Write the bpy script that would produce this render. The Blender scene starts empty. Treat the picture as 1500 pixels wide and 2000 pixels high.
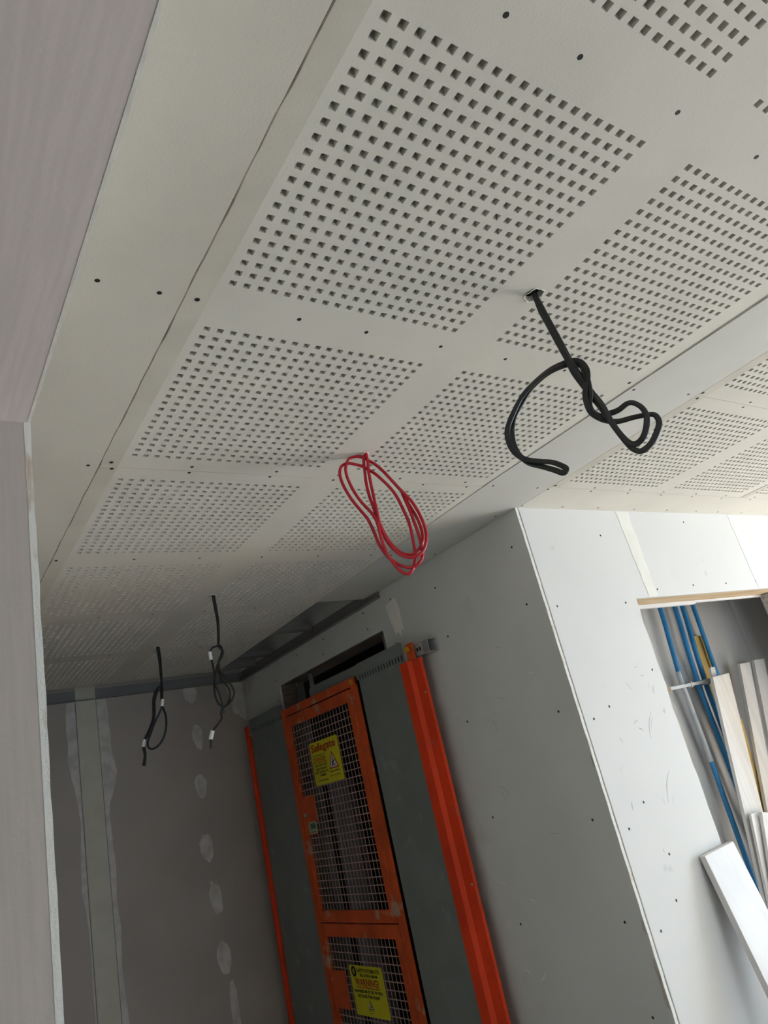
import bpy, math, random
from mathutils import Vector, Matrix
random.seed(7)
C = bpy.context.scene.collection
SC = bpy.context.scene
HC = 2.45                                     # ceiling height above the floor

# ---------------------------------------------------------------- camera
cam = bpy.data.cameras.new('camera'); co = bpy.data.objects.new('camera', cam); C.objects.link(co)
CAMR = ((0.821634, 0.018846, 0.569703), (-0.525724, 0.411319, 0.744601), (-0.220297, -0.911297, 0.347862))   # rows: world axes seen as right, down, forward
M = Matrix.Identity(4)
for i in range(3):
    M[i][0] = CAMR[i][0]; M[i][1] = -CAMR[i][1]; M[i][2] = -CAMR[i][2]
M[0][3], M[1][3], M[2][3] = -0.46331, -0.38262, HC + (-0.80857)
co.matrix_world = M
cam.sensor_fit = 'VERTICAL'; cam.sensor_height = 36.0; cam.sensor_width = 27.0
cam.lens = 1408.483 / 2000.0 * 36.0
cam.clip_start = 0.01
SC.camera = co

# ---------------------------------------------------------------- light and exposure
SC.view_settings.view_transform = 'Standard'
try: SC.view_settings.look = 'None'
except Exception: pass
SC.view_settings.exposure = 0.40
SC.view_settings.gamma = 1.0
SC.view_settings.use_curve_mapping = False
w = bpy.data.worlds.new('sky'); SC.world = w; w.use_nodes = True
bg = w.node_tree.nodes['Background']
bg.inputs[0].default_value = (0.80, 0.88, 1.0, 1); bg.inputs[1].default_value = 1.0

WX = 6.0                                      # wall with the window that lights the room
WY0, WY1, WZ0, WZ1 = -1.55, 0.15, 0.45, 2.15   # its opening
al = bpy.data.lights.new('window_daylight', 'AREA'); al.shape = 'RECTANGLE'
al.size = 1.35; al.size_y = WY1 - WY0; al.energy = 122; al.color = (0.61, 0.80, 1.0)
ao = bpy.data.objects.new('window_daylight', al); C.objects.link(ao)
ao.location = (WX + 0.02, (WY0 + WY1) / 2, WZ0 + 0.70); ao.rotation_euler = (0, math.radians(90), 0)

a2 = bpy.data.lights.new('back_fill_light', 'AREA'); a2.shape = 'RECTANGLE'; a2.size = 1.8; a2.size_y = 1.4; a2.energy = 27; a2.color = (0.68, 0.84, 1.0)
o2 = bpy.data.objects.new('back_fill_light', a2); C.objects.link(o2)
o2.location = (2.3, -3.06, 0.95); o2.rotation_euler = (math.radians(90), 0, 0)                # unseen area lamp, added to light the cupboard and partition from the front
sl = bpy.data.lights.new('sun', 'SUN'); sl.energy = 64.0; sl.angle = math.radians(0.53); sl.color = (1.0, 0.885, 0.73)
so = bpy.data.objects.new('sun', sl); C.objects.link(so)
so.rotation_euler = Vector((-0.82, 0.03, -0.57)).to_track_quat('-Z', 'Y').to_euler()   # comes in by the window onto the floor

# ---------------------------------------------------------------- helpers
class MB:
    """collects faces for one mesh"""
    def __init__(s): s.v = []; s.f = []; s.m = []; s.mi = 0
    def poly(s, pts):
        n = len(s.v); s.v += [tuple(p) for p in pts]; s.f.append(tuple(range(n, n + len(pts)))); s.m.append(s.mi)
    def box(s, x0, x1, y0, y1, z0, z1, fn=None):
        P = [(x, y, z) for x in (x0, x1) for y in (y0, y1) for z in (z0, z1)]
        if fn: P = [fn(*p) for p in P]
        n = len(s.v); s.v += P
        for q in ((0, 1, 3, 2), (4, 6, 7, 5), (0, 4, 5, 1), (2, 3, 7, 6), (0, 2, 6, 4), (1, 5, 7, 3)):
            s.f.append(tuple(n + i for i in q)); s.m.append(s.mi)
    def prism(s, outline, a, b, fn):
        """outline: 2-d points; fn(u, v, w) -> world; extruded from w=a to w=b"""
        n = len(s.v); k = len(outline)
        s.v += [fn(u, v, a) for u, v in outline] + [fn(u, v, b) for u, v in outline]
        s.f.append(tuple(n + i for i in range(k))); s.f.append(tuple(n + k + i for i in reversed(range(k)))); s.m += [s.mi, s.mi]
        for i in range(k):
            j = (i + 1) % k; s.f.append((n + i, n + k + i, n + k + j, n + j)); s.m.append(s.mi)
    def tube(s, pts, prof, ref=None, closed_ends=True, twist=None):
        """sweeps the profile (2-d points) along 3-d points"""
        P = [Vector(p) for p in pts]; n = len(P); k = len(prof); b = len(s.v); N = None
        for i in range(n):
            t = (P[min(i + 1, n - 1)] - P[max(i - 1, 0)]).normalized()
            if ref is not None:
                side = t.cross(Vector(ref))
                side = side.normalized() if side.length > 1e-4 else Vector((1, 0, 0))
                if N is not None and side.dot(N) < 0 and False: side = -side
                N = side
            else:
                if N is None:
                    N = t.cross(Vector((0.3, 0.2, 1))).normalized()
                N = (N - t * N.dot(t)).normalized()
            B = t.cross(N)
            a = twist(i / (n - 1)) if twist else 0.0
            ca, sa = math.cos(a), math.sin(a)
            for u, v in prof:
                s.v.append(tuple(P[i] + N * (u * ca - v * sa) + B * (u * sa + v * ca)))
        for i in range(n - 1):
            for j in range(k):
                q = (j + 1) % k
                s.f.append((b + i * k + j, b + i * k + q, b + (i + 1) * k + q, b + (i + 1) * k + j)); s.m.append(s.mi)
        if closed_ends:
            s.f.append(tuple(b + j for j in reversed(range(k)))); s.f.append(tuple(b + (n - 1) * k + j for j in range(k))); s.m += [s.mi, s.mi]
    def build(s, name, mats, parent=None, smooth=False, bevel=0.0):
        me = bpy.data.meshes.new(name); me.from_pydata(s.v, [], s.f); me.update()
        if not isinstance(mats, (list, tuple)): mats = [mats]
        for x in mats: me.materials.append(x)
        if len(mats) > 1: me.polygons.foreach_set('material_index', s.m)
        if smooth: me.polygons.foreach_set('use_smooth', [True] * len(me.polygons))
        o = bpy.data.objects.new(name, me); C.objects.link(o)
        if parent: o.parent = parent; o.matrix_parent_inverse = Matrix.Translation(-Vector(parent.location))   # parts keep world coordinates
        if bevel:
            b = o.modifiers.new('bevel', 'BEVEL'); b.width = bevel; b.segments = 2; b.limit_method = 'ANGLE'; b.angle_limit = math.radians(40)
        return o

def empty(name, loc):
    o = bpy.data.objects.new(name, None); C.objects.link(o); o.location = loc; o.empty_display_size = 0.05
    return o
def tag(o, label=None, cat=None, group=None, kind=None):
    if label: o['label'] = label
    if cat: o['category'] = cat
    if group: o['group'] = group
    if kind: o['kind'] = kind
    return o
def circ(r, k=10, sx=1.0, sy=1.0):
    return [(r * sx * math.cos(2 * math.pi * i / k), r * sy * math.sin(2 * math.pi * i / k)) for i in range(k)]
def spline(pts, step=5):
    """Catmull-Rom through the points"""
    P = [Vector(p) for p in pts]; out = []
    for i in range(len(P) - 1):
        p0 = P[max(i - 1, 0)]; p1 = P[i]; p2 = P[i + 1]; p3 = P[min(i + 2, len(P) - 1)]
        for q in range(step):
            t = q / step
            out.append(0.5 * ((2 * p1) + (p2 - p0) * t + (2 * p0 - 5 * p1 + 4 * p2 - p3) * t * t + (3 * p1 - p0 - 3 * p2 + p3) * t ** 3))
    out.append(P[-1]); return out

def mat(name, col, rough=0.75, var=0.0, scale=6.0, stretch=(1, 1, 1), bump=0.0, bscale=120.0, metal=0.0, col2=None, lo=0.4, hi=0.65, detail=4.0, spec=0.3, col3=None, scale3=3.0, lo3=0.6, hi3=0.7):
    m = bpy.data.materials.new(name); m.use_nodes = True; nt = m.node_tree; N = nt.nodes; L = nt.links
    p = N['Principled BSDF']; p.inputs['Roughness'].default_value = rough; p.inputs['Metallic'].default_value = metal
    p.inputs['Specular IOR Level'].default_value = spec
    p.inputs['Base Color'].default_value = (*col, 1)
    tc = N.new('ShaderNodeTexCoord')
    if var or col2:
        mp = N.new('ShaderNodeMapping'); mp.inputs['Scale'].default_value = stretch; L.new(tc.outputs['Object'], mp.inputs['Vector'])
        nz = N.new('ShaderNodeTexNoise'); nz.inputs['Scale'].default_value = scale; nz.inputs['Detail'].default_value = detail; L.new(mp.outputs[0], nz.inputs['Vector'])
        rp = N.new('ShaderNodeValToRGB'); L.new(nz.outputs['Fac'], rp.inputs[0])
        c2 = col2 if col2 else tuple(c * (1 - var) for c in col)
        rp.color_ramp.elements[0].position = lo; rp.color_ramp.elements[0].color = (*col, 1)
        rp.color_ramp.elements[1].position = hi; rp.color_ramp.elements[1].color = (*c2, 1)
        out = rp.outputs[0]
        if col3:
            n3 = N.new('ShaderNodeTexNoise'); n3.inputs['Scale'].default_value = scale3; n3.inputs['Detail'].default_value = 6; L.new(tc.outputs['Object'], n3.inputs['Vector'])
            r3 = N.new('ShaderNodeValToRGB'); L.new(n3.outputs['Fac'], r3.inputs[0])
            r3.color_ramp.elements[0].position = lo3; r3.color_ramp.elements[1].position = hi3
            mx = N.new('ShaderNodeMixRGB'); L.new(r3.outputs[0], mx.inputs[0]); L.new(out, mx.inputs[1]); mx.inputs[2].default_value = (*col3, 1); out = mx.outputs[0]
        L.new(out, p.inputs['Base Color'])
    if bump:
        nb = N.new('ShaderNodeTexNoise'); nb.inputs['Scale'].default_value = bscale; nb.inputs['Detail'].default_value = 3; L.new(tc.outputs['Object'], nb.inputs['Vector'])
        bp_ = N.new('ShaderNodeBump'); bp_.inputs['Strength'].default_value = bump; bp_.inputs['Distance'].default_value = 0.002; L.new(nb.outputs['Fac'], bp_.inputs['Height']); L.new(bp_.outputs[0], p.inputs['Normal'])
    return m

M_CEIL = mat('ivory_plasterboard_paper', (0.66, 0.622, 0.545), 0.85, var=0.05, scale=5, bump=0.15, bscale=260)
M_STRIPL = mat('pale_grey_plasterboard_paper', (0.60, 0.56, 0.485), 0.85, var=0.06, scale=4, bump=0.15, bscale=240)
M_STRIP = mat('grey_plasterboard_paper', (0.60, 0.58, 0.53), 0.85, var=0.06, scale=4, bump=0.15, bscale=240)
M_CORE = mat('gypsum_core', (0.80, 0.77, 0.70), 0.9, col2=(0.55, 0.44, 0.34), scale=45, stretch=(1, 1, 0.35), lo=0.55, hi=0.75, bump=0.4, bscale=300)
M_HEADEDGE = mat('chalky_board_edge', (0.95, 0.90, 0.81), 0.9, var=0.12, scale=30)
M_TAPER = mat('filled_board_margin', (0.61, 0.57, 0.485), 0.9, var=0.07, scale=9, bump=0.12, bscale=200)
M_FLEECE = mat('acoustic_fleece', (0.42, 0.39, 0.36), 0.95, var=0.15, scale=60)
M_VOID = mat('void_concrete', (0.26, 0.255, 0.245), 0.9, var=0.25, scale=4)
M_WALLGREY = mat('grey_wall_paper', (0.70, 0.71, 0.675), 0.8, var=0.06, scale=3, bump=0.1, bscale=200, col3=(0.645, 0.65, 0.615), scale3=7, lo3=0.66, hi3=0.74)
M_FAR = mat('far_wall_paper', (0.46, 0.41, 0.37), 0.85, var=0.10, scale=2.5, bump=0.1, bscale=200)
M_WHITE = mat('white_wall_paper', (0.70, 0.68, 0.65), 0.7, var=0.03, scale=3, bump=0.06, bscale=200, col3=(0.55, 0.55, 0.54), scale3=11, lo3=0.69, hi3=0.76)
M_TAPE = mat('joint_compound', (0.80, 0.77, 0.70), 0.8, var=0.05, scale=14, bump=0.2, bscale=60)
M_TAPEFAR = mat('joint_tape_paper', (0.64, 0.61, 0.51), 0.85, var=0.08, scale=9)
M_FILLER = mat('dried_filler', (0.68, 0.645, 0.60), 0.85, var=0.22, scale=18, bump=0.2, bscale=70)
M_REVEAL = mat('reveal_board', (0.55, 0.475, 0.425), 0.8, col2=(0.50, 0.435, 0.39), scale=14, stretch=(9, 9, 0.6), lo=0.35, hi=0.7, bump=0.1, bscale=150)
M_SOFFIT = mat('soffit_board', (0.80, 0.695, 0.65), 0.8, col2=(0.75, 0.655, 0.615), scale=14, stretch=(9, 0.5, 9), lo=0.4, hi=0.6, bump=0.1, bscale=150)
M_FLOOR = mat('dusty_screed', (0.52, 0.49, 0.45), 0.85, var=0.2, scale=3, bump=0.2, bscale=40)
M_ROOM = mat('room_plaster', (0.76, 0.75, 0.73), 0.85, var=0.06, scale=3)
M_SCREW = mat('dark_screw', (0.018, 0.016, 0.014), 0.6)
M_BLACK = mat('black_cable_sheath', (0.018, 0.018, 0.017), 0.42, var=0.2, scale=40, spec=0.5)
M_RED = mat('red_cable_sheath', (0.52, 0.010, 0.026), 0.26, var=0.10, scale=30, spec=0.5)
M_GREYC = mat('charcoal_cable_sheath', (0.020, 0.020, 0.018), 0.55, spec=0.3)
M_MARK = mat('white_cable_marker', (0.75, 0.74, 0.72), 0.6)
M_ORANGE = mat('orange_gate_paint', (0.73, 0.108, 0.022), 0.5, var=0.25, scale=7, col3=(0.52, 0.30, 0.19), scale3=9, lo3=0.60, hi3=0.68, bump=0.1, bscale=90)
M_RED_P = mat('red_post_paint', (0.86, 0.060, 0.012), 0.45, var=0.18, scale=5, col3=(0.50, 0.12, 0.07), scale3=14, lo3=0.66, hi3=0.75)
M_STEEL = mat('galvanised_sheet', (0.24, 0.262, 0.245), 0.50, var=0.10, scale=5, metal=0.15, col3=(0.33, 0.355, 0.34), scale3=9, lo3=0.62, hi3=0.75)
M_ZINC = mat('zinc_channel', (0.50, 0.50, 0.48), 0.45, var=0.12, scale=12, metal=0.5)
M_FURR = mat('furring_steel', (0.26, 0.255, 0.245), 0.55, var=0.10, scale=8)
M_WIRE = mat('dusty_mesh_wire', (0.46, 0.31, 0.27), 0.6, var=0.2, scale=15)
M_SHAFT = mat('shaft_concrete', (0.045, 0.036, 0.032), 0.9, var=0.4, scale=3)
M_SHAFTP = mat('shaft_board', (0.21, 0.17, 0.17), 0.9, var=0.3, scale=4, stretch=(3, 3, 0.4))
M_YELLOW = mat('yellow_sign_face', (0.70, 0.63, 0.02), 0.5, var=0.06, scale=8)
M_INK = mat('black_print', (0.02, 0.02, 0.012), 0.6)
M_REDINK = mat('red_print', (0.48, 0.055, 0.010), 0.6)
M_ORINK = mat('orange_print', (0.56, 0.14, 0.012), 0.6)
M_WINK = mat('white_print', (0.70, 0.68, 0.66), 0.6)
M_BRASS = mat('yellow_brass_bolt', (0.70, 0.42, 0.04), 0.35, metal=0.5)
M_STICK = mat('pale_green_sticker', (0.33, 0.42, 0.27), 0.6)
M_STICKD = mat('grey_green_print', (0.10, 0.15, 0.10), 0.6)
M_BLUE = mat('blue_water_pipe', (0.035, 0.28, 0.60), 0.35, var=0.2, scale=10, spec=0.5)
M_SLEEVE = mat('white_overspray', (0.56, 0.57, 0.57), 0.7, col2=(0.30, 0.42, 0.55), scale=12, stretch=(6, 6, 1), lo=0.55, hi=0.7)
M_CLOSET = mat('cupboard_board', (0.66, 0.64, 0.615), 0.85, var=0.05, scale=3)
M_PINE = mat('pine_timber', (0.66, 0.50, 0.32), 0.7, col2=(0.50, 0.31, 0.14), scale=6, stretch=(0.6, 14, 14), lo=0.45, hi=0.7)
M_OLD = mat('yellow_timber', (0.66, 0.46, 0.16), 0.75, col2=(0.44, 0.28, 0.08), scale=5, stretch=(12, 12, 0.7), lo=0.4, hi=0.7)
M_BOARD = mat('whitewashed_board', (0.90, 0.865, 0.83), 0.7, var=0.10, scale=5, stretch=(7, 7, 0.5), bump=0.08, bscale=80)
M_PLANK = mat('white_painted_board', (0.82, 0.785, 0.76), 0.5, var=0.10, scale=6, stretch=(2, 2, 0.7))
M_BROWNW = mat('brown_reveal_timber', (0.26, 0.21, 0.165), 0.85, col2=(0.17, 0.135, 0.105), scale=9, stretch=(1, 0.5, 9), lo=0.4, hi=0.7)
M_STRUT = mat('pale_strut', (0.62, 0.62, 0.60), 0.5, var=0.1, scale=20, metal=0.2)
M_HATCH = mat('rough_edge_board', (0.50, 0.47, 0.45), 0.9, var=0.35, scale=60)

# ---------------------------------------------------------------- the setting
def gx(y): return 1.392 - 0.015 * (y - 1.288)               # face of the grey wall, very slightly out of square
def gw(off, y, z): return (gx(y) - off, y, z)               # off: how far proud of that wall
XL = -0.293                                                 # room face of the left wall
YW = 1.288                                                  # face of the white partition
YF = 3.78                                                   # face of the far wall

b = MB(); b.box(-1.8, WX + 0.15, -3.1, 3.95, -0.1, 0.0); tag(b.build('floor', M_FLOOR), 'dusty screed floor below the frame', 'floor', kind='structure')
b = MB(); b.box(-1.8, WX + 0.15, -3.1, 3.95, HC + 0.30, HC + 0.40); ceiling = b.build('ceiling', M_VOID)
tag(ceiling, 'ceiling of square-perforated acoustic boards and plain board strips', 'ceiling', kind='structure')

HS = 0.012; PITCH = 0.025; TH = 0.0125
def perf_board(x0, x1, y0, y1, bx, by, cable_holes=(), taper=(True, True), x1b=None):
    """bx, by: first hole centre of each block of 20 x 20 square holes; cable_holes: (x, y, r) lying in the bare band between the blocks"""
    b = MB(); z = HC
    def quad(xa, xb, ya, yb, za=z, zb=z):
        b.poly([(xa, ya, za), (xa, yb, za), (xb, yb, zb), (xb, ya, zb)])
    h = HS / 2
    rows = sorted((c + PITCH * j - h, c + PITCH * j + h) for c in by for j in range(20))
    rows = [r for r in rows if r[0] > y0 and r[1] < y1]
    edges_l = [c - h for c in bx]; edges_r = [c + PITCH * 19 + h for c in bx]
    tw = 0.040
    # margins, with the tapered long edges
    x1b = x1 if x1b is None else x1b
    if taper[0]: b.mi = 1; quad(x0, x0 + tw, y0, y1, z + 0.0016, z); b.mi = 0; left = x0 + tw
    else: left = x0
    if taper[1]: right = edges_r[-1] + 0.002; b.poly([(right, y0, z), (right, y1, z), (x1b, y1, z + 0.0012), (x1, y0, z + 0.0012)])
    else: right = x1
    if edges_l[0] > left: quad(left, edges_l[0], y0, y1)
    if edges_r[-1] < right: quad(edges_r[-1], right, y0, y1)
    for i in range(len(bx) - 1):
        xa, xb = edges_r[i], edges_l[i + 1]
        ch = sorted((c for c in cable_holes if xa < c[0] < xb), key=lambda c: c[1]); yy = y0
        for (cx, cy, r) in ch:
            s = min(cx - xa, xb - cx, 0.045); quad(xa, xb, yy, cy - s)
            quad(xa, cx - s, cy - s, cy + s) if cx - s - xa > 1e-5 else None
            quad(cx + s, xb, cy - s, cy + s) if xb - cx - s > 1e-5 else None
            K = 24; ring = []; sq = []
            for q in range(K):
                a = 2 * math.pi * q / K; rr = r * (1 + 0.07 * math.sin(3 * a + cx * 40) + 0.05 * math.sin(7 * a))
                ring.append((cx + rr * math.cos(a), cy + rr * math.sin(a)))
                mxx = max(abs(math.cos(a)), abs(math.sin(a))); sq.append((cx + s * math.cos(a) / mxx, cy + s * math.sin(a) / mxx))
            for q in range(K):
                p = (q + 1) % K
                b.poly([(*ring[q], z), (*ring[p], z), (*sq[p], z), (*sq[q], z)])
                b.poly([(*ring[p], z), (*ring[q], z), (*ring[q], z + TH), (*ring[p], z + TH)])
            yy = cy + s
        quad(xa, xb, yy, y1)
    for i in range(len(bx)):
        cols = [(bx[i] + PITCH * j - h, bx[i] + PITCH * j + h) for j in range(20)]
        xa, xb = edges_l[i], edges_r[i]; yy = y0
        for (ra, rb) in rows:
            quad(xa, xb, yy, ra)
            for j, (ca, cb) in enumerate(cols):
                if j < 19: quad(cb, cols[j + 1][0], ra, rb)
                for (p, q) in (((ca, ra), (cb, ra)), ((cb, ra), (cb, rb)), ((cb, rb), (ca, rb)), ((ca, rb), (ca, ra))):
                    b.poly([(*p, z), (*q, z), (*q, z + TH), (*p, z + TH)])
            yy = rb
        quad(xa, xb, yy, y1)
    # edges of the board, then the dark fleece glued on its back
    for (p, q) in (((x0, y0), (x1, y0)), ((x1, y0), (x1b, y1)), ((x1b, y1), (x0, y1)), ((x0, y1), (x0, y0))):
        b.poly([(*p, z), (*q, z), (*q, z + TH), (*p, z + TH)])
    o = b.build('perforated_board', [M_CEIL, M_TAPER], ceiling)
    f = MB()
    xs = sorted([x0, x1]); holes = [c for c in cable_holes]
    if holes:                                                # fleece cut away around the cable holes
        cx = holes[0][0]; f.poly([(x0, y0, z + TH), (cx - .03, y0, z + TH), (cx - .03, y1, z + TH), (x0, y1, z + TH)]); f.poly([(cx + .03, y0, z + TH), (x1, y0, z + TH), (x1, y1, z + TH), (cx + .03, y1, z + TH)])
    else: f.poly([(x0, y0, z + TH), (x1, y0, z + TH), (x1, y1, z + TH), (x0, y1, z + TH)])
    f.build('fleece_backing', M_FLEECE, o)
    return o
BLK = (0.567, 0.334, 0.0185); REDH = (0.571, 0.989, 0.0085); GRYB = (0.571, 2.134, 0.014); GRYA = (0.567, 2.848, 0.014)
XE = 1.1150                                                  # right-hand edge of the wide boards
perf_board(-0.0625, 1.186, -1.2625, 1.1370, (0.0, 0.6), (-1.2, -0.6, 0.0, 0.6), (BLK, REDH), x1b=1.1125)
perf_board(-0.0625, XE, 1.1385, 3.5400, (0.0, 0.6), (1.2, 1.8, 2.4, 3.0), (GRYB, GRYA))
XC = 1.4060
perf_board(XC, XC + 1.198, 0.5285, 1.1165, (XC + 0.047, XC + 0.647), (0.5885,))
perf_board(XC, XC + 1.198, -1.8715, 0.5270, (XC + 0.047, XC + 0.647), (-1.8115, -1.2115, -0.6115, -0.0115))
perf_board(XC + 1.200, XC + 2.398, 0.5285, 1.1165, (XC + 1.247, XC + 1.847), (0.5885,))
perf_board(XC + 1.200, XC + 2.398, -1.8715, 0.5270, (XC + 1.247, XC + 1.847), (-0.6115, -0.0115))
def plain(x0, x1, y0, y1, m=M_STRIP, pts=None):
    b = MB()
    if pts: b.prism(pts, HC, HC + TH, lambda u, v, w_: (u, v, w_))
    else: b.box(x0, x1, y0, y1, HC, HC + TH)
    return b.build('plain_board', m, ceiling)
plain(XL - 0.02, -0.0645, -3.0, 1.7385, M_STRIPL); plain(XL - 0.02, -0.0645, 1.7400, YF, M_STRIPL)
# strip between the two fields of perforated boards; its left edge was cut by hand, so the gap narrows
plain(0, 0, 0, 0, pts=[(1.220, -1.9), (1.1545, 0.10), (1.1410, 0.45), (1.1345, 0.62), (1.1275, 0.80), (1.1185, 1.05), (1.1165, 1.20), (1.1160, 2.303), (1.360, 2.303), (1.378, 2.0), (1.3905, YW), (XC - 0.0018, YW + 0.01), (XC - 0.0018, -1.9)])
plain(XC, WX, 1.1180, YW, M_CEIL)
plain(XC + 2.4, WX, -3.0, 1.117); plain(XL - .02, WX, -3.0, -1.9, M_STRIP); plain(-0.0625, XE, -1.9, -1.264)
# cable hole rims: torn paper and dust
def rim(c, m=M_HEADEDGE, rr=1.0):
    b = MB(); pts = []
    for q in range(25):
        a = 2 * math.pi * q / 24; r = c[2] * rr * (1.03 + 0.08 * math.sin(5 * a + 1) + 0.05 * math.sin(11 * a))
        pts.append((c[0] + r * math.cos(a), c[1] + r * math.sin(a), HC - 0.0008 - 0.0012 * (1 + math.sin(4 * a))))
    b.tube(pts, circ(0.0011, 6)); b.build('torn_rim', m, ceiling, smooth=True)
for c in (BLK, REDH, GRYB, GRYA): rim(c)

# screws
def screw_mesh():
    b = MB(); k = 12
    P = [(0.0040 * math.cos(2 * math.pi * i / k), 0.0040 * math.sin(2 * math.pi * i / k), -0.0004) for i in range(k)]
    Q = [(0.0046 * math.cos(2 * math.pi * i / k), 0.0046 * math.sin(2 * math.pi * i / k), 0.0003) for i in range(k)]
    b.poly(P[::-1])
    for i in range(k): b.poly([P[i], P[(i + 1) % k], Q[(i + 1) % k], Q[i]])
    me = bpy.data.meshes.new('screw'); me.from_pydata(b.v, [], b.f); me.materials.append(M_SCREW); return me
SM = screw_mesh()
def screw(parent, loc, direction=(0, 0, -1), s=1.0):
    o = bpy.data.objects.new('screw', SM); C.objects.link(o); o.parent = parent
    o.location = Vector(loc) - Vector(parent.location); o.scale = (s, s, s)
    o.rotation_euler = Vector((0, 0, -1)).rotation_difference(Vector(direction)).to_euler()
    return o
for y, xs in ((-0.062, (0.136, 0.269, 0.484, 0.703, 0.92)), (0.530, (-0.041, 0.150, 0.296, 0.481, 0.666, 0.86, 1.106)), (1.116, (-0.041, 0.147, 0.373, 0.560, 0.769, 1.02)),
              (1.1465, (-0.033, 0.150, 0.367, 0.56, 0.876, 1.05)), (1.734, (-0.050, 0.172, 0.380, 0.60, 0.82, 1.05)), (2.335, (0.0, 0.20, 0.40, 0.61, 0.83, 1.05)), (2.935, (0.17, 0.38, 0.59, 0.80, 1.02))):
    for x in xs: screw(ceiling, (x, y, HC))
for x, y in ((-0.200, 0.530), (-0.104, 0.531), (-0.087, 1.136), (1.152, 0.553), (1.367, 0.530), (1.363, 1.361), (1.352, 1.128), (1.150, 1.130), (1.360, 1.74), (1.145, 1.74), (1.352, 2.05), (1.362, -0.06),
             (1.413, 0.513), (1.425, 0.540), (1.662, 0.513), (1.667, 0.541), (1.88, 0.513), (1.90, 0.541), (1.418, 1.105), (1.409, 1.133), (1.62, 1.104), (1.63, 1.131), (1.822, 1.104), (1.842, 1.131), (2.03, 1.104), (2.05, 1.131), (2.25, 1.104), (2.26, 1.131), (2.47, 1.105), (2.48, 1.131), (2.70, 1.104), (2.71, 1.131), (2.93, 1.104), (2.94, 1.131),
             (1.412, 1.269), (1.622, 1.267), (1.823, 1.265), (2.05, 1.266), (2.27, 1.264), (2.49, 1.266), (2.66, 1.265), (2.86, 1.266)):
    screw(ceiling, (x, y, HC))
# caulked long joint at the left of the boards, uneven
b = MB(); y = -1.0; line = []
while y < 3.5:
    line.append((-0.0635 + 0.0009 * math.sin(y * 23) + 0.0006 * math.sin(y * 61 + 1), y, HC + 0.0006)); y += 0.02
b.tube(line, circ(0.0016, 6, 1.1, 0.6)); b.build('joint_filler', mat('brownish_joint', (0.36, 0.30, 0.24), 0.9, var=0.4, scale=25), ceiling)

# steel grid in the part of the ceiling still open
def chan_x(y, x0, x1, z=HC + 0.002, w=0.048, h=0.022):
    b = MB(); t = 0.0012
    b.box(x0, x1, y - w / 2, y + w / 2, z, z + t); b.box(x0, x1, y - w / 2, y - w / 2 + t, z, z + h); b.box(x0, x1, y + w / 2 - t, y + w / 2, z, z + h)
    b.box(x0, x1, y - w / 2 - 0.012, y - w / 2, z + h, z + h + t); b.box(x0, x1, y + w / 2, y + w / 2 + 0.012, z + h, z + h + t)
    b.build('furring_channel', M_FURR, ceiling)
for y in (2.335, 2.842, 3.335): chan_x(y, 0.9, 1.355, HC + TH + 0.002)
b = MB()
for (y0, y1) in ((2.20, 3.77),):
    b.prism([(y0, HC - 0.028), (y1, HC - 0.028), (y1, HC + 0.03), (y0, HC + 0.03)], 0.0, 0.0015, lambda u, v, w_: gw(w_, u, v))
    b.prism([(y0, HC - 0.028), (y1, HC - 0.028), (y1, HC - 0.0265), (y0, HC - 0.0265)], 0.0, 0.026, lambda u, v, w_: gw(w_, u, v))
b.box(-0.29, gx(YF) - 0.002, YF - 0.0015, YF, HC - 0.028, HC + 0.03); b.box(-0.29, gx(YF) - 0.002, YF - 0.026, YF, HC - 0.028, HC - 0.0265)
b.build('perimeter_channel', M_FURR, ceiling)
b = MB(); b.box(-0.29, 1.36, 3.55, 3.585, HC + TH, HC + TH + 0.04); b.build('primary_channel', M_FURR, ceiling)
for x in (0.45, 0.95): screw(ceiling, (x, YF - 0.018, HC - 0.0282))

# left wall: seen edge on, with the doorway the picture was taken through
XB = XL - 0.128; ZS = HC - 0.2186; YJ = 0.617
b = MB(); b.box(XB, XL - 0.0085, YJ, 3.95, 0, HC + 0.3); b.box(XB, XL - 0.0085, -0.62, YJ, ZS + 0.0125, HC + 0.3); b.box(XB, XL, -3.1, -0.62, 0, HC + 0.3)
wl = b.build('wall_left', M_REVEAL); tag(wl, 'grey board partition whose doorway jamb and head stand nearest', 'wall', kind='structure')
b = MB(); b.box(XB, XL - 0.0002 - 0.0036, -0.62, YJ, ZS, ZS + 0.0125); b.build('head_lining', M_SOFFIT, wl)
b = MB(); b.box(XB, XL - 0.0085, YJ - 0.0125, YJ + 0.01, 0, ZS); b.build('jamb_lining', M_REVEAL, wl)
# cut edge of the room-side board, ragged along its outer side
def ragged(n, a): return [a * (0.6 * math.sin(i * 1.7) + 0.5 * math.sin(i * 0.63 + 2) + random.uniform(-0.5, 0.5)) for i in range(n)]
n = 110; rg = ragged(n, 0.0006)
out = [(XL - 0.0087, ZS * i / (n - 1)) for i in range(n)] + [(XL + rg[i], ZS * i / (n - 1)) for i in reversed(range(n))]
b = MB(); b.prism(out, YJ - 0.0128, YJ + 0.6, lambda u, v, w_: (u, w_, v)); b.build('board_edge', M_CORE, wl)
rg = ragged(n, 0.00035)
out = [(XL - 0.0040, -0.62 + (YJ + 0.62) * i / (n - 1)) for i in range(n)] + [(XL + rg[i], -0.62 + (YJ + 0.62) * i / (n - 1)) for i in reversed(range(n))]
b = MB(); b.prism(out, ZS - 0.0004, HC, lambda u, v, w_: (u, v, w_)); b.build('board_edge', M_HEADEDGE, wl)

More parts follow.
